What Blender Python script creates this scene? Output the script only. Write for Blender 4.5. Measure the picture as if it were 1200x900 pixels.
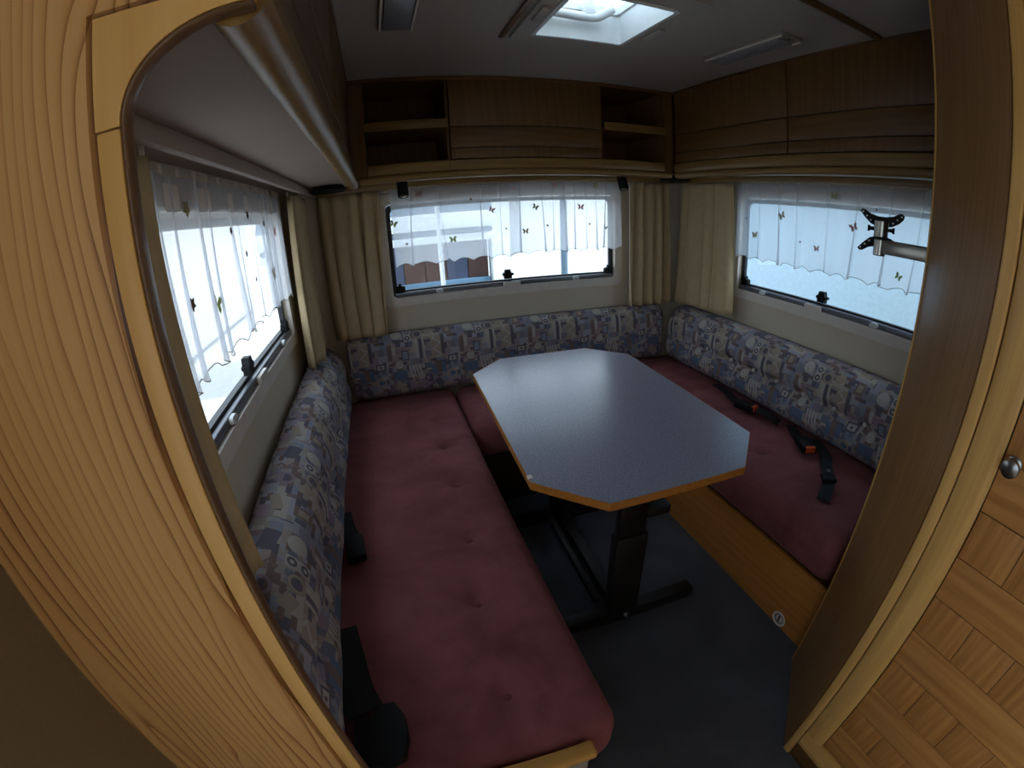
import bpy, bmesh, math, random
from mathutils import Vector, Matrix
random.seed(7)
for o in list(bpy.data.objects): bpy.data.objects.remove(o)
SC = bpy.context.scene
COL = SC.collection
PI = math.pi

# ------------------------------------------------------------------ camera (wide fisheye action-camera lens)
cd = bpy.data.cameras.new('camera'); cam = bpy.data.objects.new('camera', cd); COL.objects.link(cam)
CX, CY, CZ, YAW, PITCH, ROLL = 0.3944, -2.2441, 1.3331, 0.2721, -0.3825, -0.0515
FPX, KD = 527.37, -0.0426
fwd = Vector((math.sin(YAW)*math.cos(PITCH), math.cos(YAW)*math.cos(PITCH), math.sin(PITCH)))
rt0 = Vector((math.cos(YAW), -math.sin(YAW), 0)); up0 = rt0.cross(fwd)
rt = math.cos(ROLL)*rt0 + math.sin(ROLL)*up0
up = -math.sin(ROLL)*rt0 + math.cos(ROLL)*up0
cam.matrix_world = Matrix(((rt.x, up.x, -fwd.x, CX), (rt.y, up.y, -fwd.y, CY), (rt.z, up.z, -fwd.z, CZ), (0, 0, 0, 1)))
cd.type = 'PANO'; cd.sensor_fit = 'HORIZONTAL'; cd.sensor_width = 36.0; cd.sensor_height = 27.0; cd.clip_start = 0.01
pd = cd if hasattr(cd, 'panorama_type') else cd.cycles
pd.panorama_type = 'FISHEYE_LENS_POLYNOMIAL'
a1 = 1200/36.0/FPX
pd.fisheye_fov = PI
pd.fisheye_polynomial_k0 = 0.0
pd.fisheye_polynomial_k1 = -a1
pd.fisheye_polynomial_k2 = 0.0
pd.fisheye_polynomial_k3 = -KD*a1**3
pd.fisheye_polynomial_k4 = 0.0
SC.camera = cam

# ------------------------------------------------------------------ world: flat overcast sky
w = bpy.data.worlds.new('overcast_sky'); SC.world = w; w.use_nodes = True
bg = w.node_tree.nodes['Background']
bg.inputs[0].default_value = (0.80, 0.905, 1.0, 1); bg.inputs[1].default_value = 3.2
sl = bpy.data.lights.new('hazy_sun', 'SUN'); sl.energy = 7.0; sl.angle = math.radians(4); sl.color = (1.0, .95, .88)
sun = bpy.data.objects.new('hazy_sun', sl); COL.objects.link(sun); sun.location = (6, -3, 8)
sun.rotation_euler = Vector((-1.0, .35, -1.25)).to_track_quat('-Z', 'Y').to_euler()
SC.view_settings.view_transform = 'Standard'; SC.view_settings.look = 'None'
SC.view_settings.gamma = 1.0; SC.view_settings.use_curve_mapping = False
SC.view_settings.exposure = 0.0

# ------------------------------------------------------------------ material helpers
def lin(h):
    if isinstance(h, str):
        v = [int(h[i:i+2], 16)/255 for i in (0, 2, 4)]
    else: v = h
    return tuple((c/12.92 if c <= .04045 else ((c+.055)/1.055)**2.4) for c in v) + (1,)
class NT:
    def __init__(s, name):
        s.mat = bpy.data.materials.new(name); s.mat.use_nodes = True
        s.t = s.mat.node_tree; s.n = s.t.nodes; s.b = s.n['Principled BSDF']; s.out = s.n['Material Output']
    def new(s, k): return s.n.new(k)
    def put(s, sock, v):
        if v is None: return
        if isinstance(v, bpy.types.NodeSocket): s.t.links.new(v, sock)
        else: sock.default_value = v
    def m(s, op, a, b=None, c=None):
        n = s.new('ShaderNodeMath'); n.operation = op
        s.put(n.inputs[0], a); s.put(n.inputs[1], b); s.put(n.inputs[2], c); return n.outputs[0]
    def mix(s, f, a, b):
        n = s.new('ShaderNodeMix'); n.data_type = 'RGBA'
        s.put(n.inputs[0], f); s.put(n.inputs[6], a); s.put(n.inputs[7], b); return n.outputs[2]
    def coord(s, which='Object'):
        return s.new('ShaderNodeTexCoord').outputs[which]
    def mapping(s, v, scale=(1, 1, 1), loc=(0, 0, 0), rot=(0, 0, 0)):
        n = s.new('ShaderNodeMapping'); s.put(n.inputs[0], v)
        n.inputs[1].default_value = loc; n.inputs[2].default_value = rot; n.inputs[3].default_value = scale; return n.outputs[0]
    def noise(s, v, scale, detail=3, rough=.5, dist=0):
        n = s.new('ShaderNodeTexNoise'); s.put(n.inputs['Vector'], v)
        n.inputs['Scale'].default_value = scale; n.inputs['Detail'].default_value = detail
        n.inputs['Roughness'].default_value = rough; n.inputs['Distortion'].default_value = dist; return n.outputs[0]
    def ramp(s, f, stops, const=False):
        n = s.new('ShaderNodeValToRGB'); s.put(n.inputs[0], f); r = n.color_ramp
        if const: r.interpolation = 'CONSTANT'
        while len(r.elements) < len(stops): r.elements.new(.5)
        for e, (p, c) in zip(r.elements, stops): e.position = p; e.color = c
        return n.outputs[0]
    def bump(s, h, st=.2, dist=.002):
        n = s.new('ShaderNodeBump'); n.inputs['Strength'].default_value = st; n.inputs['Distance'].default_value = dist
        s.put(n.inputs['Height'], h); s.t.links.new(n.outputs[0], s.b.inputs['Normal'])
    def done(s, col=None, rough=.5, metal=0, spec=None, sheen=None):
        s.put(s.b.inputs['Base Color'], col); s.put(s.b.inputs['Roughness'], rough); s.put(s.b.inputs['Metallic'], metal)
        if spec is not None: s.b.inputs['Specular IOR Level'].default_value = spec
        if sheen: s.b.inputs['Sheen Weight'].default_value = sheen[0]; s.b.inputs['Sheen Tint'].default_value = lin(sheen[1])
        return s.mat
def plain(name, h, rough=.5, metal=0, spec=None, var=.06, vs=30):
    s = NT(name); f = s.noise(s.coord(), vs, 3)
    c = lin(h); d = tuple(x*(1-var*3) for x in c[:3])+(1,)
    return s.done(s.mix(f, d, tuple(min(1, x*(1+var)) for x in c[:3])+(1,)), rough, metal, spec)
def wood(name, dark, light, axis, scale=1.0, rough=.42, bold=.5, spec=.4):
    """veneer with long grain along the axis"""
    s = NT(name); co = s.coord()
    across, along = 26*scale, 1.3*scale
    sc = {'x': (along, across, across), 'y': (across, along, across), 'z': (across, across, along)}[axis]
    v = s.mapping(co, sc)
    n1 = s.noise(v, 1.0, 5, .55, .8)
    sc2 = tuple(q*(5 if q > 5 else 2.2) for q in sc)
    n2 = s.noise(s.mapping(co, sc2), 1.0, 3, .6)
    wv = s.new('ShaderNodeTexWave'); wv.wave_type = 'BANDS'; wv.bands_direction = 'DIAGONAL'
    sc3 = {'x': (.35, 5, 5), 'y': (5, .35, 5), 'z': (5, 5, .35)}[axis]
    s.put(wv.inputs['Vector'], s.mapping(co, tuple(q*scale for q in sc3)))
    wv.inputs['Scale'].default_value = 2.2; wv.inputs['Distortion'].default_value = 7; wv.inputs['Detail'].default_value = 2; wv.inputs['Detail Scale'].default_value = .8
    f = s.m('ADD', s.m('MULTIPLY', n1, .55), s.m('ADD', s.m('MULTIPLY', n2, .25), s.m('MULTIPLY', wv.outputs[1], bold*.45)))
    c = s.ramp(f, [(.28, lin(dark)), (.72, lin(light))])
    s.bump(n2, .08, .001)
    return s.done(c, rough, 0, spec)
M = {}
OAK = ('52361a', '74512b')
for ax in 'xyz': M['oak_'+ax] = wood('oak_veneer_grain_'+ax, OAK[0], OAK[1], ax, 1.6, .42, .25)
for ax in 'xyz': M['trim_'+ax] = wood('solid_wood_trim_grain_'+ax, 'bf8e4e', 'e2b46e', ax, 1.2, .4, .2)
for ax in 'xy': M['rail_'+ax] = wood('cabinet_rail_grain_'+ax, '6d5029', '90703c', ax, 1.4, .4, .2)
M['lip'] = wood('brown_wood_lip', '5a4230', '74573e', 'z', 1.5, .3, .2)
M['yellow_trim'] = wood('yellow_wood_trim', 'd09e58', 'e8bc78', 'z', 1.2, .42, .15)
M['door_plank_h'] = wood('door_veneer_lengthwise', 'a46c36', 'cf9656', 'y', 1.5, .42, .35)
M['door_plank_v'] = wood('door_veneer_upright', '9a6431', 'c99152', 'z', 2.6, .42, .25)
M['gap'] = plain('dark_joint', '2a1c10', .8)
M['bench_front'] = wood('bench_front_veneer', 'a4662c', 'c28240', 'y', 1.4, .42, .25)
M['side_oak'] = wood('wardrobe_side_veneer', '8a6138', 'ab804e', 'z', 2.2, .38, .15)

def panel_mat():
    s = NT('pale_ash_panel'); co = s.coord()
    sep = s.new('ShaderNodeSeparateXYZ'); s.t.links.new(co, sep.inputs[0])
    n1 = s.noise(s.mapping(co, (7, 7, .9)), 1.0, 2, .5, .4)
    n2 = s.noise(s.mapping(co, (16, 16, 1.6), (3, 0, 5)), 1.0, 2, .5)
    ph = s.m('ADD', s.m('MULTIPLY', sep.outputs[0], 62), s.m('ADD', s.m('MULTIPLY', n1, 13), s.m('MULTIPLY', n2, 2.5)))
    saw = s.m('POWER', s.m('FRACT', ph), 4.5)
    fine = s.noise(s.mapping(co, (210, 210, 6)), 1, 3, .6)
    big = s.noise(s.mapping(co, (9, 9, 1.2), (1, 2, 3)), 1, 2)
    f = s.m('ADD', s.m('MULTIPLY', saw, s.m('MULTIPLY', big, .75)), s.m('ADD', s.m('MULTIPLY', fine, .22), s.m('MULTIPLY', big, .25)))
    c = s.ramp(f, [(.12, lin('d6ad72')), (.34, lin('c4925a')), (.64, lin('7e4e22'))])
    s.bump(fine, .06, .001)
    return s.done(c, .42, 0, .4)
M['panel'] = panel_mat()
def wallpaper(name, a, b, sc=220, st=.25):
    s = NT(name); co = s.coord(); n = s.noise(co, sc, 4, .7); n2 = s.noise(co, 4, 2)
    s.bump(n, st, .001)
    return s.done(s.mix(s.m('ADD', s.m('MULTIPLY', n, .6), s.m('MULTIPLY', n2, .4)), lin(a), lin(b)), .7)
M['wall'] = wallpaper('cream_wallpaper', 'c2b49c', 'dcd0ba')
M['ceiling'] = wallpaper('grey_white_ceiling_lining', '9c958e', 'aca59e', 300, .15)
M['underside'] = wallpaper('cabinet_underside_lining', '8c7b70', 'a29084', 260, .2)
M['greypanel'] = plain('grey_laminate', '9c9690', .5)
def carpet():
    s = NT('blue_grey_carpet'); co = s.coord(); n = s.noise(co, 420, 2, .8); n2 = s.noise(co, 6, 3)
    s.bump(n, .6, .003)
    f = s.m('ADD', s.m('MULTIPLY', n, .7), s.m('MULTIPLY', n2, .3))
    return s.done(s.ramp(f, [(.3, lin('333336')), (.7, lin('606066'))]), .95, 0, .15)
M['carpet'] = carpet()
def velour(name, a, b):
    s = NT(name); co = s.coord(); n = s.noise(co, 5, 4, .6, .6); n2 = s.noise(co, 350, 2, .7)
    f = s.m('ADD', s.m('MULTIPLY', n, .85), s.m('MULTIPLY', n2, .15)); s.bump(n2, .2, .001)
    return s.done(s.ramp(f, [(.3, lin(a)), (.7, lin(b))]), .85, 0, .15, (.35, 'a87a80'))
M['red'] = velour('wine_red_velour', '6c3b3e', '94585b')
M['drape'] = plain('beige_curtain_cloth', 'c6b08a', .9, 0, .1)
def sheer():
    s = NT('white_voile'); s.n.remove(s.b)
    tr = s.new('ShaderNodeBsdfTransparent'); tl = s.new('ShaderNodeBsdfTranslucent'); df = s.new('ShaderNodeBsdfDiffuse')
    tl.inputs[0].default_value = (.86, .88, .93, 1); df.inputs[0].default_value = (.8, .8, .84, 1)
    m1 = s.new('ShaderNodeMixShader'); m1.inputs[0].default_value = .4
    s.t.links.new(tl.outputs[0], m1.inputs[1]); s.t.links.new(df.outputs[0], m1.inputs[2])
    weave = s.noise(s.coord(), 600, 1, .5)
    m2 = s.new('ShaderNodeMixShader')
    s.put(m2.inputs[0], s.m('ADD', .50, s.m('MULTIPLY', weave, .2)))
    s.t.links.new(tr.outputs[0], m2.inputs[1]); s.t.links.new(m1.outputs[0], m2.inputs[2])
    s.t.links.new(m2.outputs[0], s.out.inputs[0]); return s.mat
M['sheer'] = sheer()
def acrylic(name, tint, gl=.06, rough=.03, milky=0):
    s = NT(name); s.n.remove(s.b)
    tr = s.new('ShaderNodeBsdfTransparent'); tr.inputs[0].default_value = tint
    g = s.new('ShaderNodeBsdfGlossy'); g.inputs['Roughness'].default_value = rough
    m1 = s.new('ShaderNodeMixShader'); m1.inputs[0].default_value = gl
    s.t.links.new(tr.outputs[0], m1.inputs[1]); s.t.links.new(g.outputs[0], m1.inputs[2]); last = m1
    if milky:
        tl = s.new('ShaderNodeBsdfTranslucent'); tl.inputs[0].default_value = (.9, .95, 1, 1)
        m2 = s.new('ShaderNodeMixShader'); m2.inputs[0].default_value = milky
        s.t.links.new(m1.outputs[0], m2.inputs[1]); s.t.links.new(tl.outputs[0], m2.inputs[2]); last = m2
    s.t.links.new(last.outputs[0], s.out.inputs[0]); return s.mat
M['pane'] = acrylic('tinted_acrylic_pane', (.93, .97, 1, 1))
M['dome'] = acrylic('frosted_dome_acrylic', (.9, .97, 1, 1), .04, .2, .5)
M['cream'] = plain('cream_window_plastic', 'e2d8ce', .45)
M['whiteplastic'] = plain('white_plastic', 'd9dcdc', .4)
M['black'] = plain('black_plastic', '101012', .6, 0, .25)
M['blackmatte'] = plain('black_webbing', '0e0e11', .8)
M['seal'] = plain('black_rubber_seal', '15171c', .5)
M['rail'] = plain('grey_blind_rail', '71737a', .35, .5)
M['chrome'] = plain('brushed_metal', 'a9a59c', .3, 1)
M['pewter'] = plain('dull_knob_metal', '8b8a88', .3, 1)
M['orange'] = plain('orange_button', 'e2561e', .4)
M['edge'] = plain('orange_brown_table_edge', 'b0702c', .45, 0, .4, .12, 60)
M['tabledark'] = plain('dark_brown_metal', '1d1715', .5, .2)
M['diffuser'] = plain('grey_lamp_diffuser', '8a8a90', .3)
M['lampframe'] = plain('lamp_frame_plastic', '8f8880', .5)
M['hem'] = plain('grey_hem_thread', '8c867c', .9)
M['button'] = plain('fabric_button', 'c4bdb8', .7)
M['redbutton'] = plain('red_fabric_button', '7c3a3e', .8)
def laminate():
    s = NT('speckled_grey_laminate'); co = s.coord(); n = s.noise(co, 260, 3, .8); n2 = s.noise(co, 900, 2, .8)
    f = s.m('ADD', s.m('MULTIPLY', n, .6), s.m('MULTIPLY', n2, .4))
    c = s.ramp(f, [(.38, lin('707183')), (.5, lin('8e8fa2')), (.62, lin('a4a4b4'))])
    return s.done(c, s.m('ADD', .2, s.m('MULTIPLY', n, .1)), 0, .9)
M['laminate'] = laminate()

def tapestry():
    """patchwork print of small geometric shapes, repeated every 0.36 m; UVs are in metres"""
    s = NT('geometric_patchwork_fabric')
    uv = s.coord('UV')
    sep = s.new('ShaderNodeSeparateXYZ'); s.t.links.new(uv, sep.inputs[0])
    P_, Q_ = .36, .42
    u = s.m('MULTIPLY', s.m('FRACT', s.m('DIVIDE', sep.outputs[0], P_)), P_)
    v = s.m('MULTIPLY', s.m('FRACT', s.m('DIVIDE', s.m('SUBTRACT', sep.outputs[1], .10), Q_)), Q_)
    cmb = s.new('ShaderNodeCombineXYZ'); s.t.links.new(u, cmb.inputs[0]); s.t.links.new(v, cmb.inputs[1])
    def patches(pu, pv, shift, seed):
        row = s.m('FLOOR', s.m('DIVIDE', v, pv)); colm = s.m('FLOOR', s.m('ADD', s.m('DIVIDE', u, pu), s.m('MULTIPLY', row, shift)))
        cb = s.new('ShaderNodeCombineXYZ'); s.put(cb.inputs[0], colm); s.put(cb.inputs[1], row); cb.inputs[2].default_value = seed
        wn = s.new('ShaderNodeTexWhiteNoise'); wn.noise_dimensions = '3D'; s.t.links.new(cb.outputs[0], wn.inputs['Vector'])
        sp = s.new('ShaderNodeSeparateColor'); s.t.links.new(wn.outputs['Color'], sp.inputs[0]); return sp
    pal = ['9c99a3', '838090', 'a5938b', '787684', 'b0a494', '98848c', '828c9c', 'b6ab9e', '8c7880', 'a4a2ae']
    a_ = patches(.045, .035, .37, 1.0); b_ = patches(.018, .030, .43, 2.0); e_ = patches(.030, .014, .61, 3.0)
    c = s.ramp(a_.outputs[0], [(k/len(pal), lin(h)) for k, h in enumerate(pal)], True)
    c2 = s.ramp(b_.outputs[1], [(0, lin('9b9188')), (.25, lin('585566')), (.5, lin('82686a')), (.7, lin('626a7e')), (.85, lin('9c9388'))], True)
    c = s.mix(s.m('GREATER_THAN', b_.outputs[0], .70), c, c2)
    c3 = s.ramp(e_.outputs[1], [(0, lin('6d5548')), (.35, lin('9a8e84')), (.7, lin('494858'))], True)
    c = s.mix(s.m('GREATER_THAN', e_.outputs[0], .80), c, c3)
    def loc(cu, cv, rot=0):
        du, dv = s.m('SUBTRACT', u, cu), s.m('SUBTRACT', v, cv)
        if rot:
            a, b = math.cos(rot), math.sin(rot)
            return (s.m('ADD', s.m('MULTIPLY', du, a), s.m('MULTIPLY', dv, b)), s.m('SUBTRACT', s.m('MULTIPLY', dv, a), s.m('MULTIPLY', du, b)))
        return du, dv
    def rect(c, cu, cv, hw, hh, col, rot=0):
        du, dv = loc(cu, cv, rot)
        f = s.m('MULTIPLY', s.m('LESS_THAN', s.m('ABSOLUTE', du), hw), s.m('LESS_THAN', s.m('ABSOLUTE', dv), hh))
        return s.mix(f, c, lin(col))
    def disc(c, cu, cv, r, col, t=None):
        du, dv = loc(cu, cv)
        d = s.m('SQRT', s.m('ADD', s.m('MULTIPLY', du, du), s.m('MULTIPLY', dv, dv)))
        f = s.m('LESS_THAN', d, r) if t is None else s.m('LESS_THAN', s.m('ABSOLUTE', s.m('SUBTRACT', d, r)), t)
        return s.mix(f, c, lin(col))
    def zig(c, cu, cv, hh, amp, th, col):
        du, dv = loc(cu, cv)
        tri = s.m('PINGPONG', s.m('ADD', dv, 1.0), hh*.5)
        f = s.m('MULTIPLY', s.m('LESS_THAN', s.m('ABSOLUTE', s.m('SUBTRACT', du, s.m('MULTIPLY', tri, amp))), th), s.m('LESS_THAN', s.m('ABSOLUTE', dv), hh))
        return s.mix(f, c, lin(col))
    LT, DK, BL, TN, MV, BR = 'bcb4ab', '504e5c', '4a6687', 'a4947e', '8c7883', '785e52'
    c = rect(c, .06, .10, .034, .024, BL); c = disc(c, .06, .155, .02, LT)
    c = rect(c, .115, .30, .016, .034, LT); c = disc(c, .115, .318, .009, DK, .0035); c = disc(c, .115, .283, .009, DK, .0035)
    c = disc(c, .165, .30, .024, DK); c = disc(c, .165, .30, .019, TN, .004); c = rect(c, .172, .225, .022, .048, LT); c = rect(c, .174, .225, .009, .05, DK)
    c = disc(c, .06, .31, .026, LT); c = rect(c, .065, .265, .012, .018, DK)
    c = rect(c, .255, .225, .03, .055, TN); c = zig(c, .235, .225, .055, 1.4, .006, LT); c = rect(c, .285, .235, .008, .05, DK)
    c = rect(c, .255, .115, .036, .026, BL, .15); c = rect(c, .255, .115, .014, .026, BR, .15)
    c = rect(c, .328, .155, .024, .018, DK); c = rect(c, .328, .155, .017, .011, LT); c = disc(c, .328, .155, .006, DK)
    c = disc(c, .32, .075, .022, TN, .004); c = disc(c, .32, .075, .012, BL); c = disc(c, .20, .07, .017, DK, .005)
    for k in range(4): c = rect(c, .115+.016*k, .115, .0045, .032, LT, .2)
    c = rect(c, .02, .22, .010, .04, BR); c = rect(c, .04, .23, .008, .022, LT)
    c = rect(c, .22, .315, .022, .017, TN, .5); c = rect(c, .315, .31, .02, .026, BR); c = rect(c, .315, .31, .011, .015, TN)
    c = rect(c, .145, .165, .018, .013, MV); c = rect(c, .095, .20, .018, .026, DK); c = rect(c, .095, .20, .012, .019, '8a93a8')
    c = rect(c, .15, .035, .045, .013, MV, .3); c = rect(c, .06, .045, .022, .016, TN, -.4); c = rect(c, .25, .04, .016, .022, DK, .5)
    c = disc(c, .20, .375, .022, MV, .004); c = rect(c, .07, .375, .03, .02, DK, .2); c = rect(c, .30, .38, .030, .013, TN, -.3); c = zig(c, .13, .375, .03, 1.2, .005, BR)
    n = s.noise(s.mapping(uv, (900, 900, 900)), 1, 2, .7); s.bump(n, .25, .001)
    c = s.mix(s.m('ADD', .12, s.m('MULTIPLY', n, .35)), c, lin('77727a'))
    return s.done(c, .85, 0, .15, (.15, 'b0a8b0'))
M['fabric'] = tapestry()
# outdoors
M['outwhite'] = plain('white_painted_wall', 'e8ecee', .6); M['outblue'] = plain('pale_blue_grey_wall', 'b4ccdc', .7)
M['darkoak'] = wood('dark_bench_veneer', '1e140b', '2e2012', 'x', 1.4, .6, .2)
M['outslate'] = plain('blue_slate_boards', '2c3a55', .5)
M['outbrown'] = wood('red_brown_boards', '35211f', '4c302a', 'z', 1, .6, .3); M['outgrey'] = plain('grey_pipe', '5e7283', .5)
M['vanwhite'] = plain('white_van_paint', 'bfbfc2', .4)
M['paving'] = wallpaper('grey_paving', 'aeaeaa', 'c6c6c0', 30, .3); M['outbluetrim'] = plain('blue_painted_board', '4a6c86', .5)

# ------------------------------------------------------------------ mesh helpers
def link(name, me, mat, parent=None, smooth=None):
    o = bpy.data.objects.new(name, me); COL.objects.link(o)
    if mat is not None and len(me.materials) == 0: me.materials.append(mat)
    if smooth is not None:
        for p in me.polygons: p.use_smooth = True
        me.set_sharp_from_angle(angle=math.radians(smooth))
    if parent is not None:
        o.parent = parent; o.matrix_parent_inverse = Matrix.Translation(-parent.location)
        if parent.parent is not None: o.matrix_parent_inverse = Matrix()
    return o
def tag(o, label, cat, group=None):
    o['label'] = label; o['category'] = cat
    if group: o['group'] = group
    return o
def thing(name, label, cat, loc, group=None):
    o = bpy.data.objects.new(name, None); COL.objects.link(o); o.location = loc; o.empty_display_size = .05
    return tag(o, label, cat, group)
def struct(o):
    o['kind'] = 'structure'; return o
def struct_root(name, loc):
    o = bpy.data.objects.new(name, None); COL.objects.link(o); o.location = loc; o['kind'] = 'structure'; o.empty_display_size = .05; return o
def addbox(bm, x0, x1, y0, y1, z0, z1, bev=0, seg=2):
    x0, x1 = min(x0, x1), max(x0, x1); y0, y1 = min(y0, y1), max(y0, y1); z0, z1 = min(z0, z1), max(z0, z1)
    r = bmesh.ops.create_cube(bm, size=1)
    for v in r['verts']:
        v.co = Vector(((x0+x1)/2+v.co.x*(x1-x0), (y0+y1)/2+v.co.y*(y1-y0), (z0+z1)/2+v.co.z*(z1-z0)))
    if bev:
        ed = list({e for v in r['verts'] for e in v.link_edges})
        bmesh.ops.bevel(bm, geom=ed, offset=bev, segments=seg, profile=.5, affect='EDGES')
def fin(bm, name):
    bmesh.ops.recalc_face_normals(bm, faces=bm.faces[:])
    me = bpy.data.meshes.new(name); bm.to_mesh(me); bm.free(); return me
def boxes(name, L, mat, parent=None, bev=0, seg=2):
    bm = bmesh.new()
    for b in L: addbox(bm, *b, bev, seg)
    return link(name, fin(bm, name), mat, parent, 40 if bev else None)
def box(name, b, mat, parent=None, bev=0, seg=2): return boxes(name, [b], mat, parent, bev, seg)
def obox(name, c, half, rot, mat, parent=None, bev=0):
    """box with centre c, half sizes and a rotation matrix"""
    bm = bmesh.new(); addbox(bm, -half[0], half[0], -half[1], half[1], -half[2], half[2], bev)
    bm.transform(Matrix.Translation(Vector(c)) @ rot.to_4x4()); return link(name, fin(bm, name), mat, parent, 40 if bev else None)
def prism(name, poly, mapf, d0, d1, mat, parent=None, smooth=None):
    """2D outline extruded between depths d0 and d1; mapf(a, b, d) -> point"""
    n = len(poly); V = [mapf(a, b, d0) for a, b in poly]+[mapf(a, b, d1) for a, b in poly]
    F = [list(range(n)), list(range(2*n-1, n-1, -1))]+[[i, (i+1) % n, n+(i+1) % n, n+i] for i in range(n)]
    me = bpy.data.meshes.new(name); me.from_pydata(V, [], F); bm = bmesh.new(); bm.from_mesh(me); bmesh.ops.triangulate(bm, faces=[f for f in bm.faces if len(f.verts) > 4])
    bmesh.ops.recalc_face_normals(bm, faces=bm.faces[:]); bm.to_mesh(me); bm.free()
    return link(name, me, mat, parent, smooth)
def ringprism(name, outer, inner, mapf, d0, d1, mat, parent=None):
    """frame between two outlines of equal length"""
    n = len(outer); V = []
    for d in (d0, d1):
        V += [mapf(a, b, d) for a, b in outer]; V += [mapf(a, b, d) for a, b in inner]
    F = []
    for i in range(n):
        j = (i+1) % n
        F += [[i, j, n+j, n+i], [2*n+i, 3*n+i, 3*n+j, 2*n+j], [i, 2*n+i, 2*n+j, j], [n+i, n+j, 3*n+j, 3*n+i]]
    me = bpy.data.meshes.new(name); me.from_pydata(V, [], F); bm = bmesh.new(); bm.from_mesh(me); bmesh.ops.recalc_face_normals(bm, faces=bm.faces[:]); bm.to_mesh(me); bm.free()
    return link(name, me, mat, parent, 35)
def rrect(a0, a1, b0, b1, r, k=6):
    P = []
    for cx, cy, s in ((a1-r, b1-r, 0), (a0+r, b1-r, 1), (a0+r, b0+r, 2), (a1-r, b0+r, 3)):
        for i in range(k+1):
            t = (s+i/k)*PI/2; P.append((cx+r*math.cos(t), cy+r*math.sin(t)))
    return P
def lathe(name, prof, c, axis, mat, parent=None, n=24):
    """(radius, height) profile turned about axis through c"""
    ax = Vector(axis).normalized(); a = ax.orthogonal().normalized(); b = ax.cross(a); V = []; F = []
    for r, h in prof:
        for i in range(n):
            t = 2*PI*i/n; V.append(Vector(c)+ax*h+(a*math.cos(t)+b*math.sin(t))*r)
    for k in range(len(prof)-1):
        for i in range(n): F.append([k*n+i, k*n+(i+1) % n, (k+1)*n+(i+1) % n, (k+1)*n+i])
    F += [list(range(n))[::-1], [(len(prof)-1)*n+i for i in range(n)]]
    me = bpy.data.meshes.new(name); me.from_pydata(V, [], F)
    bm = bmesh.new(); bm.from_mesh(me); bmesh.ops.recalc_face_normals(bm, faces=bm.faces[:]); bm.to_mesh(me); bm.free()
    return link(name, me, mat, parent, 40)
def smoothpath(P, k=6):
    P = [Vector(p) for p in P]; out = []
    for i in range(len(P)-1):
        p0, p1, p2, p3 = P[max(i-1, 0)], P[i], P[i+1], P[min(i+2, len(P)-1)]
        for j in range(k):
            t = j/k; out.append(.5*((2*p1)+(p2-p0)*t+(2*p0-5*p1+4*p2-p3)*t*t+(3*p1-p0-3*p2+p3)*t**3))
    return out+[P[-1]]
def tube(name, P, r, mat, parent=None, n=10, k=6):
    P = smoothpath(P, k) if k else [Vector(p) for p in P]; V = []; F = []; prev = None
    for i, p in enumerate(P):
        t = (P[min(i+1, len(P)-1)]-P[max(i-1, 0)]).normalized()
        a = t.orthogonal().normalized() if prev is None else (prev-t*prev.dot(t)).normalized()
        prev = a; b = t.cross(a)
        for q in range(n): V.append(p+(a*math.cos(2*PI*q/n)+b*math.sin(2*PI*q/n))*r)
    for i in range(len(P)-1):
        for q in range(n): F.append([i*n+q, i*n+(q+1) % n, (i+1)*n+(q+1) % n, (i+1)*n+q])
    F += [list(range(n))[::-1], [(len(P)-1)*n+q for q in range(n)]]
    me = bpy.data.meshes.new(name); me.from_pydata(V, [], F); return link(name, me, mat, parent, 50)
def ribbon(name, P, wdir, width, thick, mat, parent=None, k=6):
    """flat strap along a path; wdir(i/n) gives the direction of its width"""
    P = smoothpath(P, k); V = []; F = []
    for i, p in enumerate(P):
        t = (P[min(i+1, len(P)-1)]-P[max(i-1, 0)]).normalized(); d = Vector(wdir(i/(len(P)-1))); d = (d-t*d.dot(t)).normalized(); nn = t.cross(d)
        for sa, sb in ((-1, -1), (1, -1), (1, 1), (-1, 1)): V.append(p+d*sa*width/2+nn*sb*thick/2)
    for i in range(len(P)-1):
        for q in range(4): F.append([i*4+q, i*4+(q+1) % 4, (i+1)*4+(q+1) % 4, (i+1)*4+q])
    F += [[3, 2, 1, 0], [(len(P)-1)*4+q for q in range(4)]]
    me = bpy.data.meshes.new(name); me.from_pydata(V, [], F); return link(name, me, mat, parent, 40)
def loft(name, rings, mat, parent=None, uvf=None, smooth=60):
    n = len(rings[0]); V = [p for r in rings for p in r]; F = []
    for i in range(len(rings)-1):
        for q in range(n): F.append([i*n+q, i*n+(q+1) % n, (i+1)*n+(q+1) % n, (i+1)*n+q])
    F += [list(range(n))[::-1], [(len(rings)-1)*n+q for q in range(n)]]
    me = bpy.data.meshes.new(name); me.from_pydata(V, [], F)
    if uvf:
        uv = me.uv_layers.new(name='UVMap')
        for p in me.polygons:
            qs = [(me.loops[li].vertex_index // n, me.loops[li].vertex_index % n) for li in p.loop_indices]
            wrap = len(qs) == 4 and any(q == 0 for _, q in qs) and any(q == n-1 for _, q in qs)
            for li, (a, q) in zip(p.loop_indices, qs):
                uv.data[li].uv = uvf(a, n if (wrap and q == 0) else q)
    bm = bmesh.new(); bm.from_mesh(me); bmesh.ops.recalc_face_normals(bm, faces=bm.faces[:]); bm.to_mesh(me); bm.free()
    return link(name, me, mat, parent, smooth)

W, H = 2.10, 1.915
YF = -4.3                       # end wall behind the photographer

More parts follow.
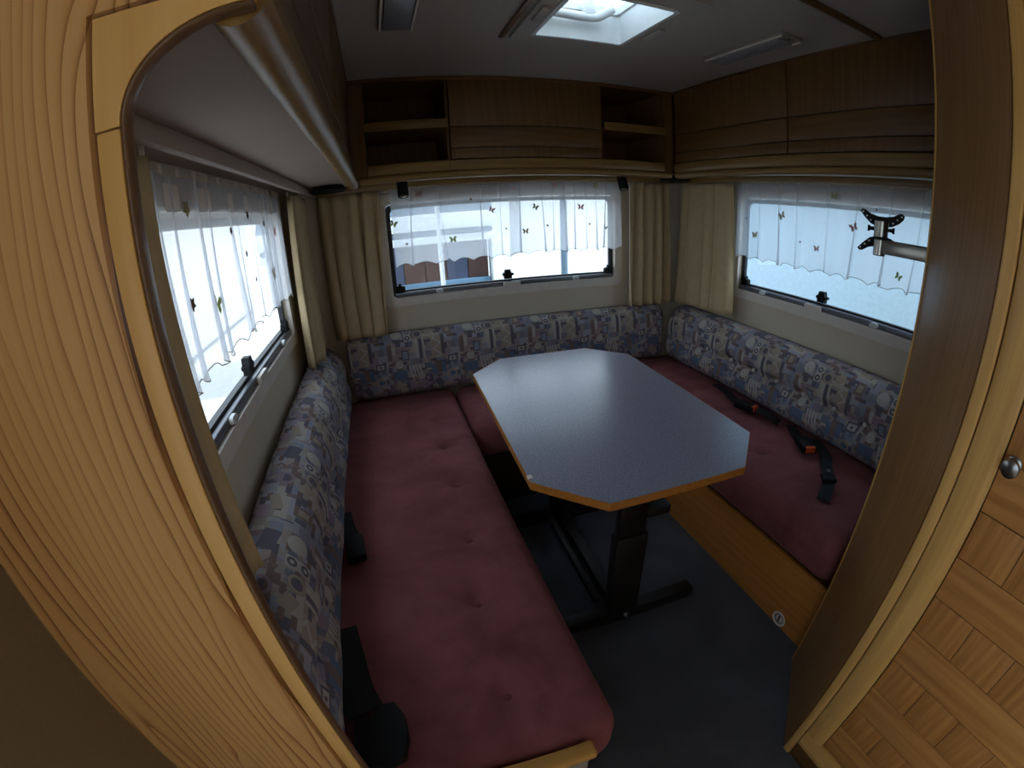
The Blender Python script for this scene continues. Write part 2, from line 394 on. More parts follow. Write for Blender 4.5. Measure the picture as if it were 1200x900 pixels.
# ------------------------------------------------------------------ room shell
struct(box('floor', (-.04, W+.04, YF, .04, -.05, 0), M['carpet']))
struct(box('floor_bounce_added', (.002, W-.002, YF+.002, -2.79, .0005, .004), wallpaper('pale_bounce_floor', 'd0c6b4', 'e4dccb', 60, .05)))  # added pale floor out of view, bounces sunlight onto the arch panel
def wall_with_holes(name, mapf, s0, s1, z0, z1, holes, d0, d1, mat):
    """slab split round rectangular holes (a, b, za, zb), sorted along s"""
    bm = bmesh.new()
    def seg(a, b, za, zb):
        p, q = mapf(a, za, d0), mapf(b, zb, d1); addbox(bm, p[0], q[0], p[1], q[1], p[2], q[2])
    cur = s0
    for a, b, za, zb in holes:
        seg(cur, a, z0, z1)
        if za > z0: seg(a, b, z0, za)
        if zb < z1: seg(a, b, zb, z1)
        cur = b
    seg(cur, s1, z0, z1)
    return struct(link(name, fin(bm, name), mat))
back = lambda s, z, d: (s, -d, z)              # d: distance from the wall into the room
left = lambda s, z, d: (d, -s, z)
right = lambda s, z, d: (W-d, -s, z)
ZB, ZT = .975, 1.385
wall_with_holes('wall_back', back, -.04, W+.04, 0, H+.05, [(.438, 1.647, ZB-.03, ZT+.02)], -.035, 0, M['wall'])
wall_with_holes('wall_left', left, 0, -YF, 0, H+.05, [(.46, 1.66, ZB-.03, ZT+.02), (2.45, 3.75, .95, 1.56)], -.035, 0, M['wall'])
wall_with_holes('wall_right', right, 0, -YF, 0, H+.05, [(.53, 1.70, ZB-.03, ZT+.02), (2.82, 3.95, .02, 1.85)], -.035, 0, M['wall'])
wall_with_holes('wall_front', lambda s, z, d: (s, YF+d, z), 0, W, 0, H+.05, [], -.035, 0, M['wall'])
SX0, SX1, SY0, SY1 = .89, 1.212, -1.21, -.872
struct(boxes('ceiling', [(-.04, SX0, YF, .04, H, H+.05), (SX1, W+.04, YF, .04, H, H+.05), (SX0, SX1, YF, SY0, H, H+.05), (SX0, SX1, SY1, .04, H, H+.05)], M['ceiling']))
t = box('trim_1', (.34, 1.783, -1.478, -1.450, H-.008, H), M['oak_x'], None, .003); struct(t)
# pelmet boards carrying the curtain tracks
struct(box('trim_2', (.13, 1.97, -.125, -.107, 1.474, 1.5045), M['rail_x'], None, .004))
struct(box('trim_3', (.107, .125, -1.93, -.13, 1.474, 1.5045), M['underside'], None, .004))
struct(box('trim_4', (1.975, 1.993, -1.76, -.13, 1.474, 1.5045), M['rail_y'], None, .004))

# ------------------------------------------------------------------ windows
def make_window(name, mp, s0, s1, latches, tabs, wide_tab, loc):
    r = struct_root(name, loc)
    n_out = rrect(s0-.045, s1+.045, ZB-.07, ZT+.085, .03); n_in = rrect(s0+.0, s1-.0, ZB-.028, ZT+.018, .02)
    ringprism('window_frame', n_out, n_in, mp, .001, .016, M['cream'], r)
    ringprism('rubber_seal', rrect(s0+.001, s1-.001, ZB-.027, ZT+.017, .02), rrect(s0+.022, s1-.022, ZB+.004, ZT-.004, .025), mp, -.03, -.012, M['seal'], r)
    prism('pane', rrect(s0+.012, s1-.012, ZB, ZT, .02), mp, -.026, -.021, M['pane'], r)
    p, q = mp(s0+.01, ZB-.026, -.011), mp(s1-.01, ZB-.004, .006)
    br = box('blind_rail', (p[0], q[0], p[1], q[1], p[2], q[2]), M['rail'], r, .003)
    for a in tabs:
        P0 = rrect(a-.018, a+.018, ZB-.026, ZB-.006, .009); prism('blind_clip', P0, mp, .006, .016, M['whiteplastic'], br, 40)
    a = wide_tab; prism('blind_pull', rrect(a-.045, a+.045, ZB-.032, ZB-.008, .005), mp, .007, .018, M['cream'], br, 40)
    p, q = mp(s0-.03, ZT+.022, .017), mp(s1+.03, ZT+.075, .03)
    box('blind_cassette', (p[0], q[0], p[1], q[1], p[2], q[2]), M['cream'], r, .005)
    for a, flip in latches:
        L = [(-.020, -.003), (.020, -.003), (.020, .012), (.030, .014), (.030, .024), (.018, .026), (.013, .044), (-.013, .044), (-.018, .028), (-.027, .024), (-.027, .013), (-.020, .012)]
        if flip: L = [(-(b-.02)*flip, c) for c, b in [(x, y) for x, y in L]]
        prism('latch', [(a+x, ZB+.012+y) for x, y in L], mp, -.018, .004, M['black'], r)
    return r
make_window('window_1', back, .438, 1.647, [(.475, -1), (1.03, 0), (1.615, 1)], [.669, 1.409], 1.045, (1.04, 0, ZB))
make_window('window_2', left, .46, 1.66, [(.52, -1), (1.05, 0)], [.655, 1.30], 1.0, (0, -1.06, ZB))
make_window('window_3', right, .53, 1.70, [(.57, -1), (1.05, 0)], [.71, 1.33], 1.02, (W, -1.1, ZB))
# plain openings behind the photographer
rw = struct_root('window_4', (0, -3.0, .98)); ringprism('window_frame', rrect(2.41, 3.79, .91, 1.60, .03), rrect(2.45, 3.75, .95, 1.56, .02), left, .001, .016, M['cream'], rw)
prism('pane', rrect(2.45, 3.75, .95, 1.56, .02), left, -.026, -.021, M['pane'], rw)
rw = struct_root('door_1', (W, -3.2, 0)); ringprism('door_frame', rrect(2.785, 3.985, .0, 1.885, .02), rrect(2.82, 3.95, .02, 1.85, .02), right, .001, .016, M['cream'], rw)

# ------------------------------------------------------------------ skylight
sk = thing('roof_hatch', 'white framed roof hatch with clear dome lighting the ceiling above the table', 'skylight', (1.05, -1.04, H))
um = lambda x, y, d: (x, y, H+d)
ringprism('frame', rrect(.838, 1.272, -1.285, -.812, .02), rrect(SX0+.004, SX1-.004, SY0+.004, SY1-.004, .012), um, -.014, -.0005, M['ceiling'], sk)
ringprism('inner_frame', rrect(SX0+.001, SX1-.001, SY0+.001, SY1-.001, .012), rrect(SX0+.013, SX1-.013, SY0+.013, SY1-.013, .01), um, -.018, .085, M['whiteplastic'], sk)
ringprism('dome_rim', rrect(SX0-.03, SX1+.03, SY0-.03, SY1+.03, .03), rrect(SX0+.02, SX1-.02, SY0+.02, SY1-.02, .02), um, .086, .112, M['whiteplastic'], sk)
prism('dome', rrect(SX0-.025, SX1+.025, SY0-.025, SY1+.025, .03), um, .113, .12, M['dome'], sk)
hb = tube('handle_bar', [(.925, -.935, 2.0), (.93, -.925, 1.972), (1.0, -.92, 1.966), (1.09, -.92, 1.966), (1.13, -.93, 1.985), (1.15, -.935, 2.0)], .016, M['whiteplastic'], sk)
box('handle_bracket', (.925, .955, -.935, -.905, 1.97, 2.026), M['whiteplastic'], sk, .006)
box('handle_bracket', (1.055, 1.09, -.935, -.905, 1.97, 2.026), M['whiteplastic'], sk, .006)
for x, y0, y1 in ((1.243, -1.07, -.97), (.862, -1.09, -1.0)):
    box('blind_grip', (x-.012, x+.012, y0, y1, H-.026, H-.0145), M['ceiling'], sk, .005)
box('side_strip', (.805, .821, -1.29, -.82, H-.012, H-.0005), M['lip'], sk, .003)

def ceiling_lamp(x0, x1, label):
    r = thing('ceiling_lamp', label, 'lamp', ((x0+x1)/2, -1.07, H))
    box('base', (x0, x1, -1.262, -.878, H-.012, H-.0005), M['lampframe'], r, .004)
    box('diffuser', (x0+.014, x1-.014, -1.23, -.905, H-.022, H-.0125), M['diffuser'], r, .004)
    for x in (x0+.004, x1-.010): box('side_rib', (x, x+.006, -1.255, -.885, H-.018, H-.0125), M['cream'], r, .001)
    for y in (-1.245, -.895): lathe('screw', [(.004, 0), (.004, .003), (.002, .004)], ((x0+x1)/2, y, H-.0125), (0, 0, -1), M['pewter'], r, 10)
ceiling_lamp(.43, .535, 'narrow ceiling strip lamp between roof hatch and long-window side of cabinets with rounded lip')
ceiling_lamp(1.555, 1.657, 'narrow ceiling strip lamp between roof hatch and cabinets above the bracket arm')

# ------------------------------------------------------------------ overhead cabinets
def moulding(name, prof, mapf, s0, s1, mat, parent):
    """closed (d, z) profile swept along s"""
    return prism(name, prof, lambda a, b, s: mapf(s, b, a), s0, s1, mat, parent, 50)
def bullnose(d, z0, z1, bulge):
    P = [(d-.03, z0), (d-.03, z1), (d, z1)]
    for i in range(9):
        t = PI/2-PI*i/8; P.append((d+bulge*math.cos(t), (z0+z1)/2+(z1-z0)/2*math.sin(t)))
    return P
def cab_doors(parent, mp, d, spans, mats):
    for s0, s1 in spans:
        def bx(za, zb, da, db): p, q = mp(s0+.0015, za, da), mp(s1-.0015, zb, db); return (p[0], q[0], p[1], q[1], p[2], q[2])
        dr = box('door', bx(1.562, 1.905, d-.024, d-.013), M['gap'], parent)
        for za, zb, m_ in ((1.697, 1.905, mats[0]), (1.608, 1.694, mats[1]), (1.562, 1.605, mats[0])):
            box('door_panel', bx(za, zb, d-.0128, d), m_, dr, .002)
bc = thing('overhead_cabinet', 'overhead cabinet with open cubbyholes at both ends, above the middle window', 'cabinet', (1.05, -.18, 1.505))
D = .366
boxes('carcass', [(.316, 1.784, -.350, -.002, 1.505, 1.513), (.316, 1.784, -.016, -.002, 1.5135, H-.004), (.316, 1.784, -.350, -.017, 1.906, H-.004),
                  (.316, .374, -D, -.342, 1.5135, 1.9055), (1.732, 1.784, -D, -.342, 1.5135, 1.9055),
                  (.366, .374, -.341, -.017, 1.5135, 1.9055), (1.732, 1.740, -.341, -.017, 1.5135, 1.9055),
                  (.704, .7125, -.342, -.017, 1.5135, 1.9055), (1.394, 1.4065, -.342, -.017, 1.5135, 1.9055)], M['oak_z'], bc)
box('top_rail', (.316, 1.784, -D-.004, -.351, 1.8965, H-.002), M['oak_x'], bc, .003)
for x0, x1 in ((.3745, .7035), (1.407, 1.7315)):
    box('shelf', (x0, x1, -D-.004, -.017, 1.694, 1.706), M['oak_x'], bc)
    box('shelf_lip', (x0-.004, x1+.003, -D-.012, -D-.0045, 1.692, 1.730), M['rail_x'], bc, .003)
cab_doors(bc, back, D, [(.7135, 1.393)], (M['oak_z'], M['oak_x']))
for x0, x1 in ((.376, .7055), (.7075, 1.3985), (1.4005, 1.7305)):
    moulding('bottom_rail', bullnose(D-.002, 1.514, 1.5585, .006), back, x0, x1, M['rail_x'], bc)
moulding('bottom_moulding', bullnose(D-.004, 1.484, 1.5135, .012), back, .344, 1.772, M['rail_x'], bc)
lc = thing('overhead_cabinet', 'overhead cabinet with rounded front lip above the long window beside the arch', 'cabinet', (.15, -1.15, 1.505))
box('underside', (.002, .298, -1.958, -.002, 1.505, 1.514), M['underside'], lc)
boxes('carcass', [(.002, .298, -.02, -.002, 1.5145, H-.004), (.002, .298, -1.958, -.021, 1.906, H-.004)], M['oak_y'], lc)
cab_doors(lc, left, .314, [(.39, 1.15), (1.152, 1.944)], (M['oak_z'], M['oak_y']))
pl = [(.300, 1.505), (.300, 1.560), (.316, 1.560), (.322, 1.535)]
for i in range(13):
    t = .5-PI*1.05*i/12; pl.append((.316+.020*math.cos(t), 1.487+.020*math.sin(t)))
pl.append((.297, 1.49))
moulding('front_lip', pl, left, .384, 1.9585, M['rail_y'], lc)
box('top_rail', (.3, .318, -1.958, -.372, 1.9065, H-.002), M['oak_y'], lc, .003)
rc = thing('overhead_cabinet', 'overhead cabinet with two flat flap doors joining the dark wardrobe side', 'cabinet', (1.95, -1.1, 1.505))
XR = 1.787; DR = W-XR
box('underside', (1.803, 2.098, -1.768, -.002, 1.505, 1.514), M['oak_y'], rc)
boxes('carcass', [(1.803, 2.098, -.02, -.002, 1.5145, H-.004), (1.803, 2.098, -1.768, -1.75, 1.5145, H-.004), (1.803, 2.098, -1.749, -.021, 1.906, H-.004)], M['oak_y'], rc)
cab_doors(rc, right, DR, [(.375, 1.072), (1.074, 1.765)], (M['oak_z'], M['oak_y']))
moulding('bottom_rail', bullnose(DR-.002, 1.514, 1.5585, .006), right, .372, 1.768, M['rail_y'], rc)
moulding('bottom_moulding', bullnose(DR-.004, 1.484, 1.5135, .012), right, .384, 1.768, M['rail_y'], rc)
box('top_rail', (XR-.004, 1.802, -1.768, -.372, 1.9065, H-.002), M['oak_y'], rc, .003)

for (x, y), lb in (((.205, -.27), 'flat black round lamp under the corner beside the rounded-lip cabinet'), ((1.875, -.25), 'flat black round lamp under the corner between open cubbyhole and flap doors')):
    r = thing('puck_lamp', lb, 'lamp', (x, y, 1.5045))
    lathe('housing', [(.060, 0), (.070, .012), (.076, .018), (.076, .024), (.066, .028), (.05, .028)], (x, y, 1.5045), (0, 0, -1), M['black'], r, 32)
    lathe('lens', [(.049, 0), (.049, .001), (.03, .003), (.01, .004)], (x, y, 1.4765), (0, 0, -1), M['black'], r, 24)
for x, lb in ((.516, 'small black swivel spotlight hanging next to the slanted white pole seen outside'), (1.53, 'small black swivel spotlight hanging by the drape with the pull cord')):
    y = -.30; r = thing('spotlight', lb, 'lamp', (x, y, 1.5045))
    lathe('mount', [(.012, 0), (.012, .006)], (x, y, 1.5045), (0, 0, -1), M['black'], r, 16)
    ax = Vector((.0, -.40, -1)).normalized()
    lathe('barrel', [(.010, 0), (.021, .003), (.023, .012), (.023, .072), (.021, .080), (.018, .081), (.018, .076)], (x-.004, y+.004, 1.4975), ax, M['black'], r, 20)
    lathe('bulb', [(.0175, 0), (.012, .004), (.004, .006)], Vector((x-.004, y+.004, 1.4975))+ax*.0765, ax, M['chrome'], r, 16)

# ------------------------------------------------------------------ arch partition beside the photographer
pw = struct_root('wall_partition', (.12, -1.96, 0))
af = lambda a, b, d: (a, d, b)
prism('panel', [(.001, 0), (.2228, 0), (.2228, 1.492), (.332, 1.492), (.332, H-.004), (.001, H-.004)], af, -1.972, -1.960, M['panel'], pw)
box('upright', (.2262, .2435, -1.970, -1.960, 0, 1.4155), M['yellow_trim'], pw, .002)
hp = [(.2262, 1.4165), (.2262, 1.4895), (.330, 1.4895)]
for i in range(15):
    t = PI/2*i/14; hp.append((.330-.0865*math.sin(t)**1.0, 1.4165+.062*math.cos(t)**1.0))
prism('arch_head', hp[:-1]+[(.2435, 1.4165)], af, -1.970, -1.960, M['yellow_trim'], pw)
# rounded brown edging along the inside of the opening
path = [(.2463, 0.0)]+[(.2463, .1*i) for i in range(1, 15)]
for i in range(0, 13):
    t = PI/2*i/12; path.append((  .330-.0837*math.cos(t), 1.4165+.0592*math.sin(t)))
rings = []
for i, (a, b) in enumerate(path):
    p0, p1 = path[max(i-1, 0)], path[min(i+1, len(path)-1)]
    tx, tz = p1[0]-p0[0], p1[1]-p0[1]; l = math.hypot(tx, tz); nx, nz = tz/l, -tx/l
    ring = []
    for k in range(12):
        q = 2*PI*k/12; ring.append((a+nx*.0026*math.cos(q), -1.9648+.0066*math.sin(q), b+nz*.0026*math.cos(q)))
    rings.append(ring)
loft('edge_lip', rings, M['lip'], pw)

M['brown_sheet'] = wallpaper('brown_wall_sheet', '5e4d33', '78654a', 200, .2)
struct(box('trim_5', (.0005, .004, -2.40, -1.9745, 0, 1.25), M['brown_sheet']))  # added brown sheet, darker than the wall it covers

# ------------------------------------------------------------------ wardrobe with angled side
A = Vector((1.444, -1.785, 0)); B = Vector((1.203, -2.021, 0)); dirn = (B-A).normalized(); nrm = Vector((-dirn.y, dirn.x, 0))
if nrm.x > 0: nrm = -nrm                                  # facing the aisle
wd = thing('wardrobe', 'wardrobe with dark veneered angled side, panelled door and round metal knob', 'wardrobe', (1.65, -2.3, 0))
P2 = [(A.x+.002, A.y), (B.x+.010, B.y+.006), (B.x+.012, -2.78), (W-.002, -2.78), (W-.002, -1.785)]
hh = lambda a, b, d: (a, b, d)
def inset(P, e):
    c = Vector((sum(p[0] for p in P)/len(P), sum(p[1] for p in P)/len(P))); return [tuple(Vector(p)+(c-Vector(p)).normalized()*e) for p in P]
prism('body', [(A.x+.020, A.y), (B.x+.019, B.y-.001), (B.x+.019, -2.78), (W-.002, -2.78), (W-.002, -1.785)], hh, 0, H-.003, M['oak_z'], wd)
L_ = (B-A).length
R3 = Matrix((dirn, nrm, Vector((0, 0, 1)))).transposed()
mid = A+dirn*(L_*.5)
obox('angled_side', mid+nrm*(-.009)+Vector((0, 0, H/2-.002)), (L_/2-.008, .008, H/2-.003), R3, M['side_oak'], wd, .001)
obox('edge_strip', A+dirn*.004+nrm*(-.008)+Vector((0, 0, H/2-.002)), (.0035, .009, H/2-.003), R3, M['trim_z'], wd, .0015)
XD = 1.203
box('corner_post', (XD-.002, XD+.017, -2.044, -2.020, 0, H-.004), M['trim_z'], wd, .004, 3)
box('plinth', (XD+.004, XD+.018, -2.78, -2.0445, 0, .070), M['oak_y'], wd, .002)
box('head_rail', (XD+.002, XD+.018, -2.78, -2.0445, 1.80, H-.004), M['oak_y'], wd, .002)
dr = box('door', (XD+.012, XD+.0185, -2.74, -2.046, .073, 1.797), M['gap'], wd)
def stile_prof(y0, y1, outer):
    n = 10; P = [(XD+.0115, y0), (XD+.0115, y1)]
    for i in range(n+1):
        t = i/n; y = y1+(y0-y1)*t; P.append((XD+.002-.006*math.sin(PI*min(1, max(0, t)))**.6, y))
    return P
prism('stile', stile_prof(-2.104, -2.047, 1), hh, .146, 1.797, M['trim_z'], dr, 50)
prism('stile', stile_prof(-2.740, -2.683, 1), hh, .146, 1.797, M['trim_z'], dr, 50)
for za, zb in ((.073, .1455), (1.735, 1.7965)):
    pr = []
    for i in range(11):
        t = i/10; pr.append((XD+.002-.006*math.sin(PI*t)**.6, za+(zb-za)*t))
    y0, y1 = (-2.740, -2.047) if za < .1 else (-2.682, -2.105)
    prism('rail', [(XD+.0115, za)]+pr+[(XD+.0115, zb)], lambda a, b, d: (a, d, b), y0, y1, M['trim_y'], dr, 50)
z = .148; k = 0
edges = [.148, .259, .347, .440, .541, .636, .732, .829, .927, 1.024, 1.12, 1.217, 1.314, 1.411, 1.508, 1.605, 1.733]
for k in range(len(edges)-1):
    za, zb = edges[k]+.0008, edges[k+1]-.0008
    if k % 2 == 0:
        box('plank', (XD+.007, XD+.0115, -2.681, -2.106, za, zb), M['door_plank_h'], dr, .0012)
    else:
        ys = [-2.106-.0965*j for j in range(7)]; ys[-1] = -2.681
        for j in range(6): box('plank', (XD+.007, XD+.0115, ys[j+1]+.0005, ys[j]-.0005, za, zb), M['door_plank_v'], dr, .0012)
lathe('knob', [(.014, 0), (.014, .003), (.007, .006), (.007, .012), (.013, .015), (.0165, .021), (.015, .026), (.009, .029), (.002, .0297)], (XD+.0065, -2.126, 1.025), (-1, 0, 0), M['pewter'], dr, 28)

# ------------------------------------------------------------------ benches
box_l = thing('bench_base', 'wooden bench box under the long buttoned seat with wood capped end board', 'bench', (.32, -1.0, 0))
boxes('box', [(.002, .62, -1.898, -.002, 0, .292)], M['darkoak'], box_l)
box('end_panel', (.262, .598, -1.928, -1.906, 0, .4145), M['greypanel'], box_l, .002)
box('end_cap', (.262, .612, -1.936, -1.900,   .415, .440), wood('end_cap_wood', 'b5803a', 'd8a458', 'x', 1.2, .4, .2), box_l, .008, 3)
box_r = thing('bench_base', 'oak bench box with round white fitting beneath the seat by the wardrobe', 'bench', (1.8, -.9, 0))
box('box', (1.512, 2.098, -1.78, -.56, 0, .285), M['oak_y'], box_r)
box('front_panel', (1.499, 1.5115, -1.78, -.56, 0, .285), M['bench_front'], box_r, .001)
box_b = thing('bench_base', 'dark oak bench box along the end wall behind the table foot', 'bench', (1.06, -.25, 0))
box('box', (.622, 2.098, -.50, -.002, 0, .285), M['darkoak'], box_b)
vt = thing('round_fitting', 'round white vent fitting low on the oak bench front', 'vent', (1.4985, -1.64, .034))
lathe('ring', [(.022, 0), (.031, .001), (.031, .004), (.027, .006), (.023, .004), (.022, .0015)], (1.4988, -1.64, .034), (-1, 0, 0), M['cream'], vt, 28)
lathe('insert', [(.0215, 0), (.0215, .003), (.017, .003), (.016, .001)], (1.4988, -1.64, .034), (-1, 0, 0), M['pewter'], vt, 24)
box('slot', (1.494, 1.4978, -1.643, -1.637, .02, .048), M['black'], vt, .001)

def hashnoise(x, y, s):
    from mathutils import noise as nz
    return nz.noise(Vector((x*s, y*s, 1.7)))
def cushion(name, label, x0, x1, y0, y1, z0, z1, r, dimples, wr=.004, step=.014, swap=False):
    """rounded seat pad; buttons pull the top down, shallow creases run across"""
    root = thing(name, label, 'seat cushion', ((x0+x1)/2, (y0+y1)/2, z0))
    if swap: a0, a1, b0, b1 = y0, y1, x0, x1
    else: a0, a1, b0, b1 = x0, x1, y0, y1
    bs = []
    for i in range(7): bs.append((b0+r*(1-math.cos(PI/2*i/6)), i))
    n = max(4, int((b1-b0-2*r)/step))
    S = [(b0+r*(1-math.cos(PI/2*i/6)), r*(1-math.sin(PI/2*i/6))) for i in range(7)]
    S += [(b0+r+(b1-b0-2*r)*i/n, 0) for i in range(1, n)]
    S += [(b1-r*(1-math.cos(PI/2*i/6)), r*(1-math.sin(PI/2*i/6))) for i in range(6, -1, -1)]
    nt = int((a1-a0-2*r)/step); rings = []
    for b, ins in S:
        ring = []; A0, A1, Z0, Z1 = a0+ins, a1-ins, z0+ins*.5, z1-ins; q = max(.004, min(r-ins*.6, (Z1-Z0)/2-.001))
        def P(a, z): ring.append((a, z))
        for i in range(nt+1): P(A0+q+(A1-A0-2*q)*i/nt, Z1)
        for i in range(1, 6): t = PI/2*(1-i/6); P(A1-q+q*math.cos(t), Z1-q+q*math.sin(t))
        for i in range(3): P(A1, Z1-q+(Z0+q-Z1+q)*i/2)
        for i in range(1, 6): t = -PI/2*i/6; P(A1-q+q*math.cos(t), Z0+q+q*math.sin(t))
        for i in range(7): P(A1-q+(A0+q-A1+q)*i/6, Z0)
        for i in range(1, 6): t = PI+PI/2*(1-i/6); P(A0+q+q*math.cos(t), Z0+q+q*math.sin(t))
        for i in range(3): P(A0, Z0+q+(Z1-2*q-Z0+q*0)*0 if False else Z0+q+(Z1-Z0-2*q)*i/2)
        for i in range(1, 6): t = PI-PI/2*i/6; P(A0+q+q*math.cos(t), Z1-q+q*math.sin(t))
        out = []
        for a, z in ring:
            x, y = (b, a) if swap else (a, b)
            h = max(0, (z-z0)/(z1-z0)); d = 0
            for dx, dy in dimples:
                ex, ey = x-dx, y-dy; e2 = ex*ex+ey*ey
                d -= .015*math.exp(-e2/.020**2)+.013*math.exp(-e2/.05**2)
                d -= .007*math.exp(-(ey+.3*ex)**2/.009**2)*math.exp(-(ex+.05)**2/.10**2)
            fa = min(1, (a-a0)/.12, (a1-a)/.12, (b-b0)/.12, (b1-b)/.12)
            d += .008*max(0, fa) + wr*hashnoise(x*.7, y*2.2, 9) + wr*.6*hashnoise(x, y, 4) + .0016*hashnoise(x*.5, y*3+x, 22)
            out.append((x, y, z+d*h))
        rings.append(out)
    loft('pad', rings, M['red'], root)
    for dx, dy in dimples:
        zz = z1+.008-.029+wr*hashnoise(dx*.7, dy*2.2, 9)+wr*.6*hashnoise(dx, dy, 4)
        lathe('button', [(.0095, -.002), (.0095, .002), (.007, .005), (.002, .006)], (dx, dy, zz), (0, 0, 1), M['redbutton'], root, 14)
    return root
cushion('seat_cushion', 'long wine red velour seat with a row of buttons beneath the long window', .02, .684, -1.897, -.02, .298, .45, .05,
        [(.541, -.40), (.541, -.653), (.540, -.93), (.525, -1.226), (.490, -1.475), (.488, -1.749)])
cushion('seat_cushion', 'wine red velour seat with orange buttoned belts lying on it', 1.478, 2.08, -1.755, -.02, .29, .452, .06, [(1.70, -.5), (1.70, -.85), (1.69, -1.2), (1.68, -1.55)])
cushion('seat_cushion', 'short wine red velour seat between the two long seats, behind the table', .690, 1.474, -.556, -.02, .29, .448, .05, [(1.08, -.34)], swap=True)

def backrest(name, label, mp, s0, s1, prof, crease_z, btn, d_btn, step=.015):
    Q = [Vector((p[0], p[1], 0)) for p in prof]; n = len(Q); pts = []
    for i in range(n):
        p0, p1, p2, p3 = Q[(i-1) % n], Q[i], Q[(i+1) % n], Q[(i+2) % n]
        for j in range(8):
            t = j/8; pts.append(.5*((2*p1)+(p2-p0)*t+(2*p0-5*p1+4*p2-p3)*t*t+(3*p1-p0-3*p2+p3)*t**3))
    arc = [0]
    for i in range(len(pts)): arc.append(arc[-1]+(pts[(i+1) % len(pts)]-pts[i]).length)
    c = sum(pts, Vector())/len(pts); m = int((s1-s0-.05)/step); S = [(s0+.025*(1-math.cos(PI/2*i/4)), .8+.2*math.sin(PI/2*i/4)) for i in range(5)]
    S += [(s0+.025+(s1-s0-.05)*i/m, 1) for i in range(1, m)]; S += [(s1-.025*(1-math.cos(PI/2*i/4)), .8+.2*math.sin(PI/2*i/4)) for i in range(4, -1, -1)]
    root = thing(name, label, 'backrest', mp((s0+s1)/2, .46, 0)); rings = []
    for s, k in S:
        ring = []
        for p in pts:
            d, z = c.x+(p.x-c.x)*k, c.y+(p.y-c.y)*k
            if p.x > .08:
                pull = sum(.030*math.exp(-((s-b)**2/.03**2+(z-crease_z)**2/.03**2))+.016*math.exp(-((s-b)**2/.08**2+(z-crease_z)**2/.02**2)) for b in btn)
                d += -pull+.005*hashnoise(s*1.5, z*2, 6)
            ring.append(mp(s, z, d))
        rings.append(ring)
    loft('pad', rings, M['fabric'], root, lambda a, q: (S[a][0], arc[q]), 70)
    for b in btn:
        p = Vector(mp(b, crease_z, d_btn)); ax = Vector(mp(b, crease_z, d_btn+.1))-p
        lathe('button', [(.010, -.004), (.010, .002), (.007, .006), (.002, .007)], p, ax, M['button'], root, 14)
    return root
PR = [(.018, .480), (.05, .474), (.125, .475), (.158, .497), (.168, .54), (.155, .61), (.158, .67), (.140, .735), (.10, .775), (.05, .784), (.022, .765), (.015, .62)]
PRB = [(.012, .480), (.05, .474), (.09, .475), (.110, .497), (.117, .54), (.116, .61), (.116, .67), (.105, .735), (.075, .777), (.04, .784), (.018, .765), (.010, .62)]
backrest('backrest_cushion', 'patchwork patterned back cushion leaning under the long window beside the arch', left, .125, 1.93, PR, .615, [.45, .75, 1.05, 1.35, 1.65], .128)
backrest('backrest_cushion', 'patchwork patterned back cushion lying behind the table along the end wall', back, .17, 1.93, PRB, .615, [], .1)
backrest('backrest_cushion', 'buttoned patchwork patterned back cushion behind the belts with orange buttons', right, .125, 1.772, PR, .617, [.47, .66, .82, .97, 1.13, 1.295, 1.45, 1.61], .128)

# ------------------------------------------------------------------ table
TX, TY, TA, TL, TW, TC, TZ = 1.0128, -1.0229, -.0355, 1.0585, .6731, .1426, .7227
tb = thing('dining_table', 'grey laminate table with cut corners and orange wood edge on dark pedestal', 'table', (TX, TY, 0))
ca, sa = math.cos(TA), math.sin(TA)
tm = lambda x, y, z: (TX+ca*x-sa*y, TY+sa*x+ca*y, z)
def octo(e):
    a, b, c = TW/2-e, TL/2-e, TC-e*.59
    return [(-a, b-c), (-a+c, b), (a-c, b), (a, b-c), (a, -b+c), (a-c, -b), (-a+c, -b), (-a, -b+c)]
prism('table_top', octo(.0022), tm, TZ-.021, TZ, M['laminate'], tb)
ringprism('edge_band', octo(0), octo(.002), tm, TZ-.0215, TZ-.0005, M['edge'], tb)
def tbox(name, x0, x1, y0, y1, z0, z1, m_, bev=.004):
    bm = bmesh.new(); addbox(bm, x0, x1, y0, y1, z0, z1, bev)
    bm.transform(Matrix(((ca, -sa, 0, TX), (sa, ca, 0, TY), (0, 0, 1, 0), (0, 0, 0, 1))))
    return link(name, fin(bm, name), m_, tb, 40)
for y in (-.31, .31):
    tbox('column', -.055, .055, y-.022, y+.022, .05, .40, M['tabledark'])
    tbox('inner_column', -.046, .046, y-.016, y+.016, .401, .665, M['tabledark'])
    tbox('foot', -.235, .295, y-.025, y+.025, 0, .05, M['tabledark'], .008)
    for s in (-1, 1): tbox('top_rail', s*.15-.02, s*.15+.02, y-.03, y+.03, .666, .698, M['tabledark'])
tbox('floor_bar', -.022, .022, -.284, .284, .012, .046, M['tabledark'])
tbox('spring_arm', -.085, -.060, -.27, .25, .055, .08, M['tabledark'])
tbox('top_frame', -.20, .20, -.36, .36, .6735, .698, M['tabledark'])
tbox('lift_bracket', .057, .14, -.31, -.20, .44, .47, M['tabledark'])
lathe('pivot_bolt', [(.013, 0), (.013, .006), (.008, .012), (.003, .013)], tm(.01, -.336, .03), (0, -1, 0), M['pewter'], tb, 16)
lathe('side_bolt', [(.008, 0), (.008, .008), (.004, .012)], tm(.056, -.31, .23), (1, 0, 0), M['tabledark'], tb, 12)
tbox('edge_chip', -TW/2-.0004, -TW/2+.012, -.372, -.356, TZ-.006, TZ+.0008, M['cream'], .001)

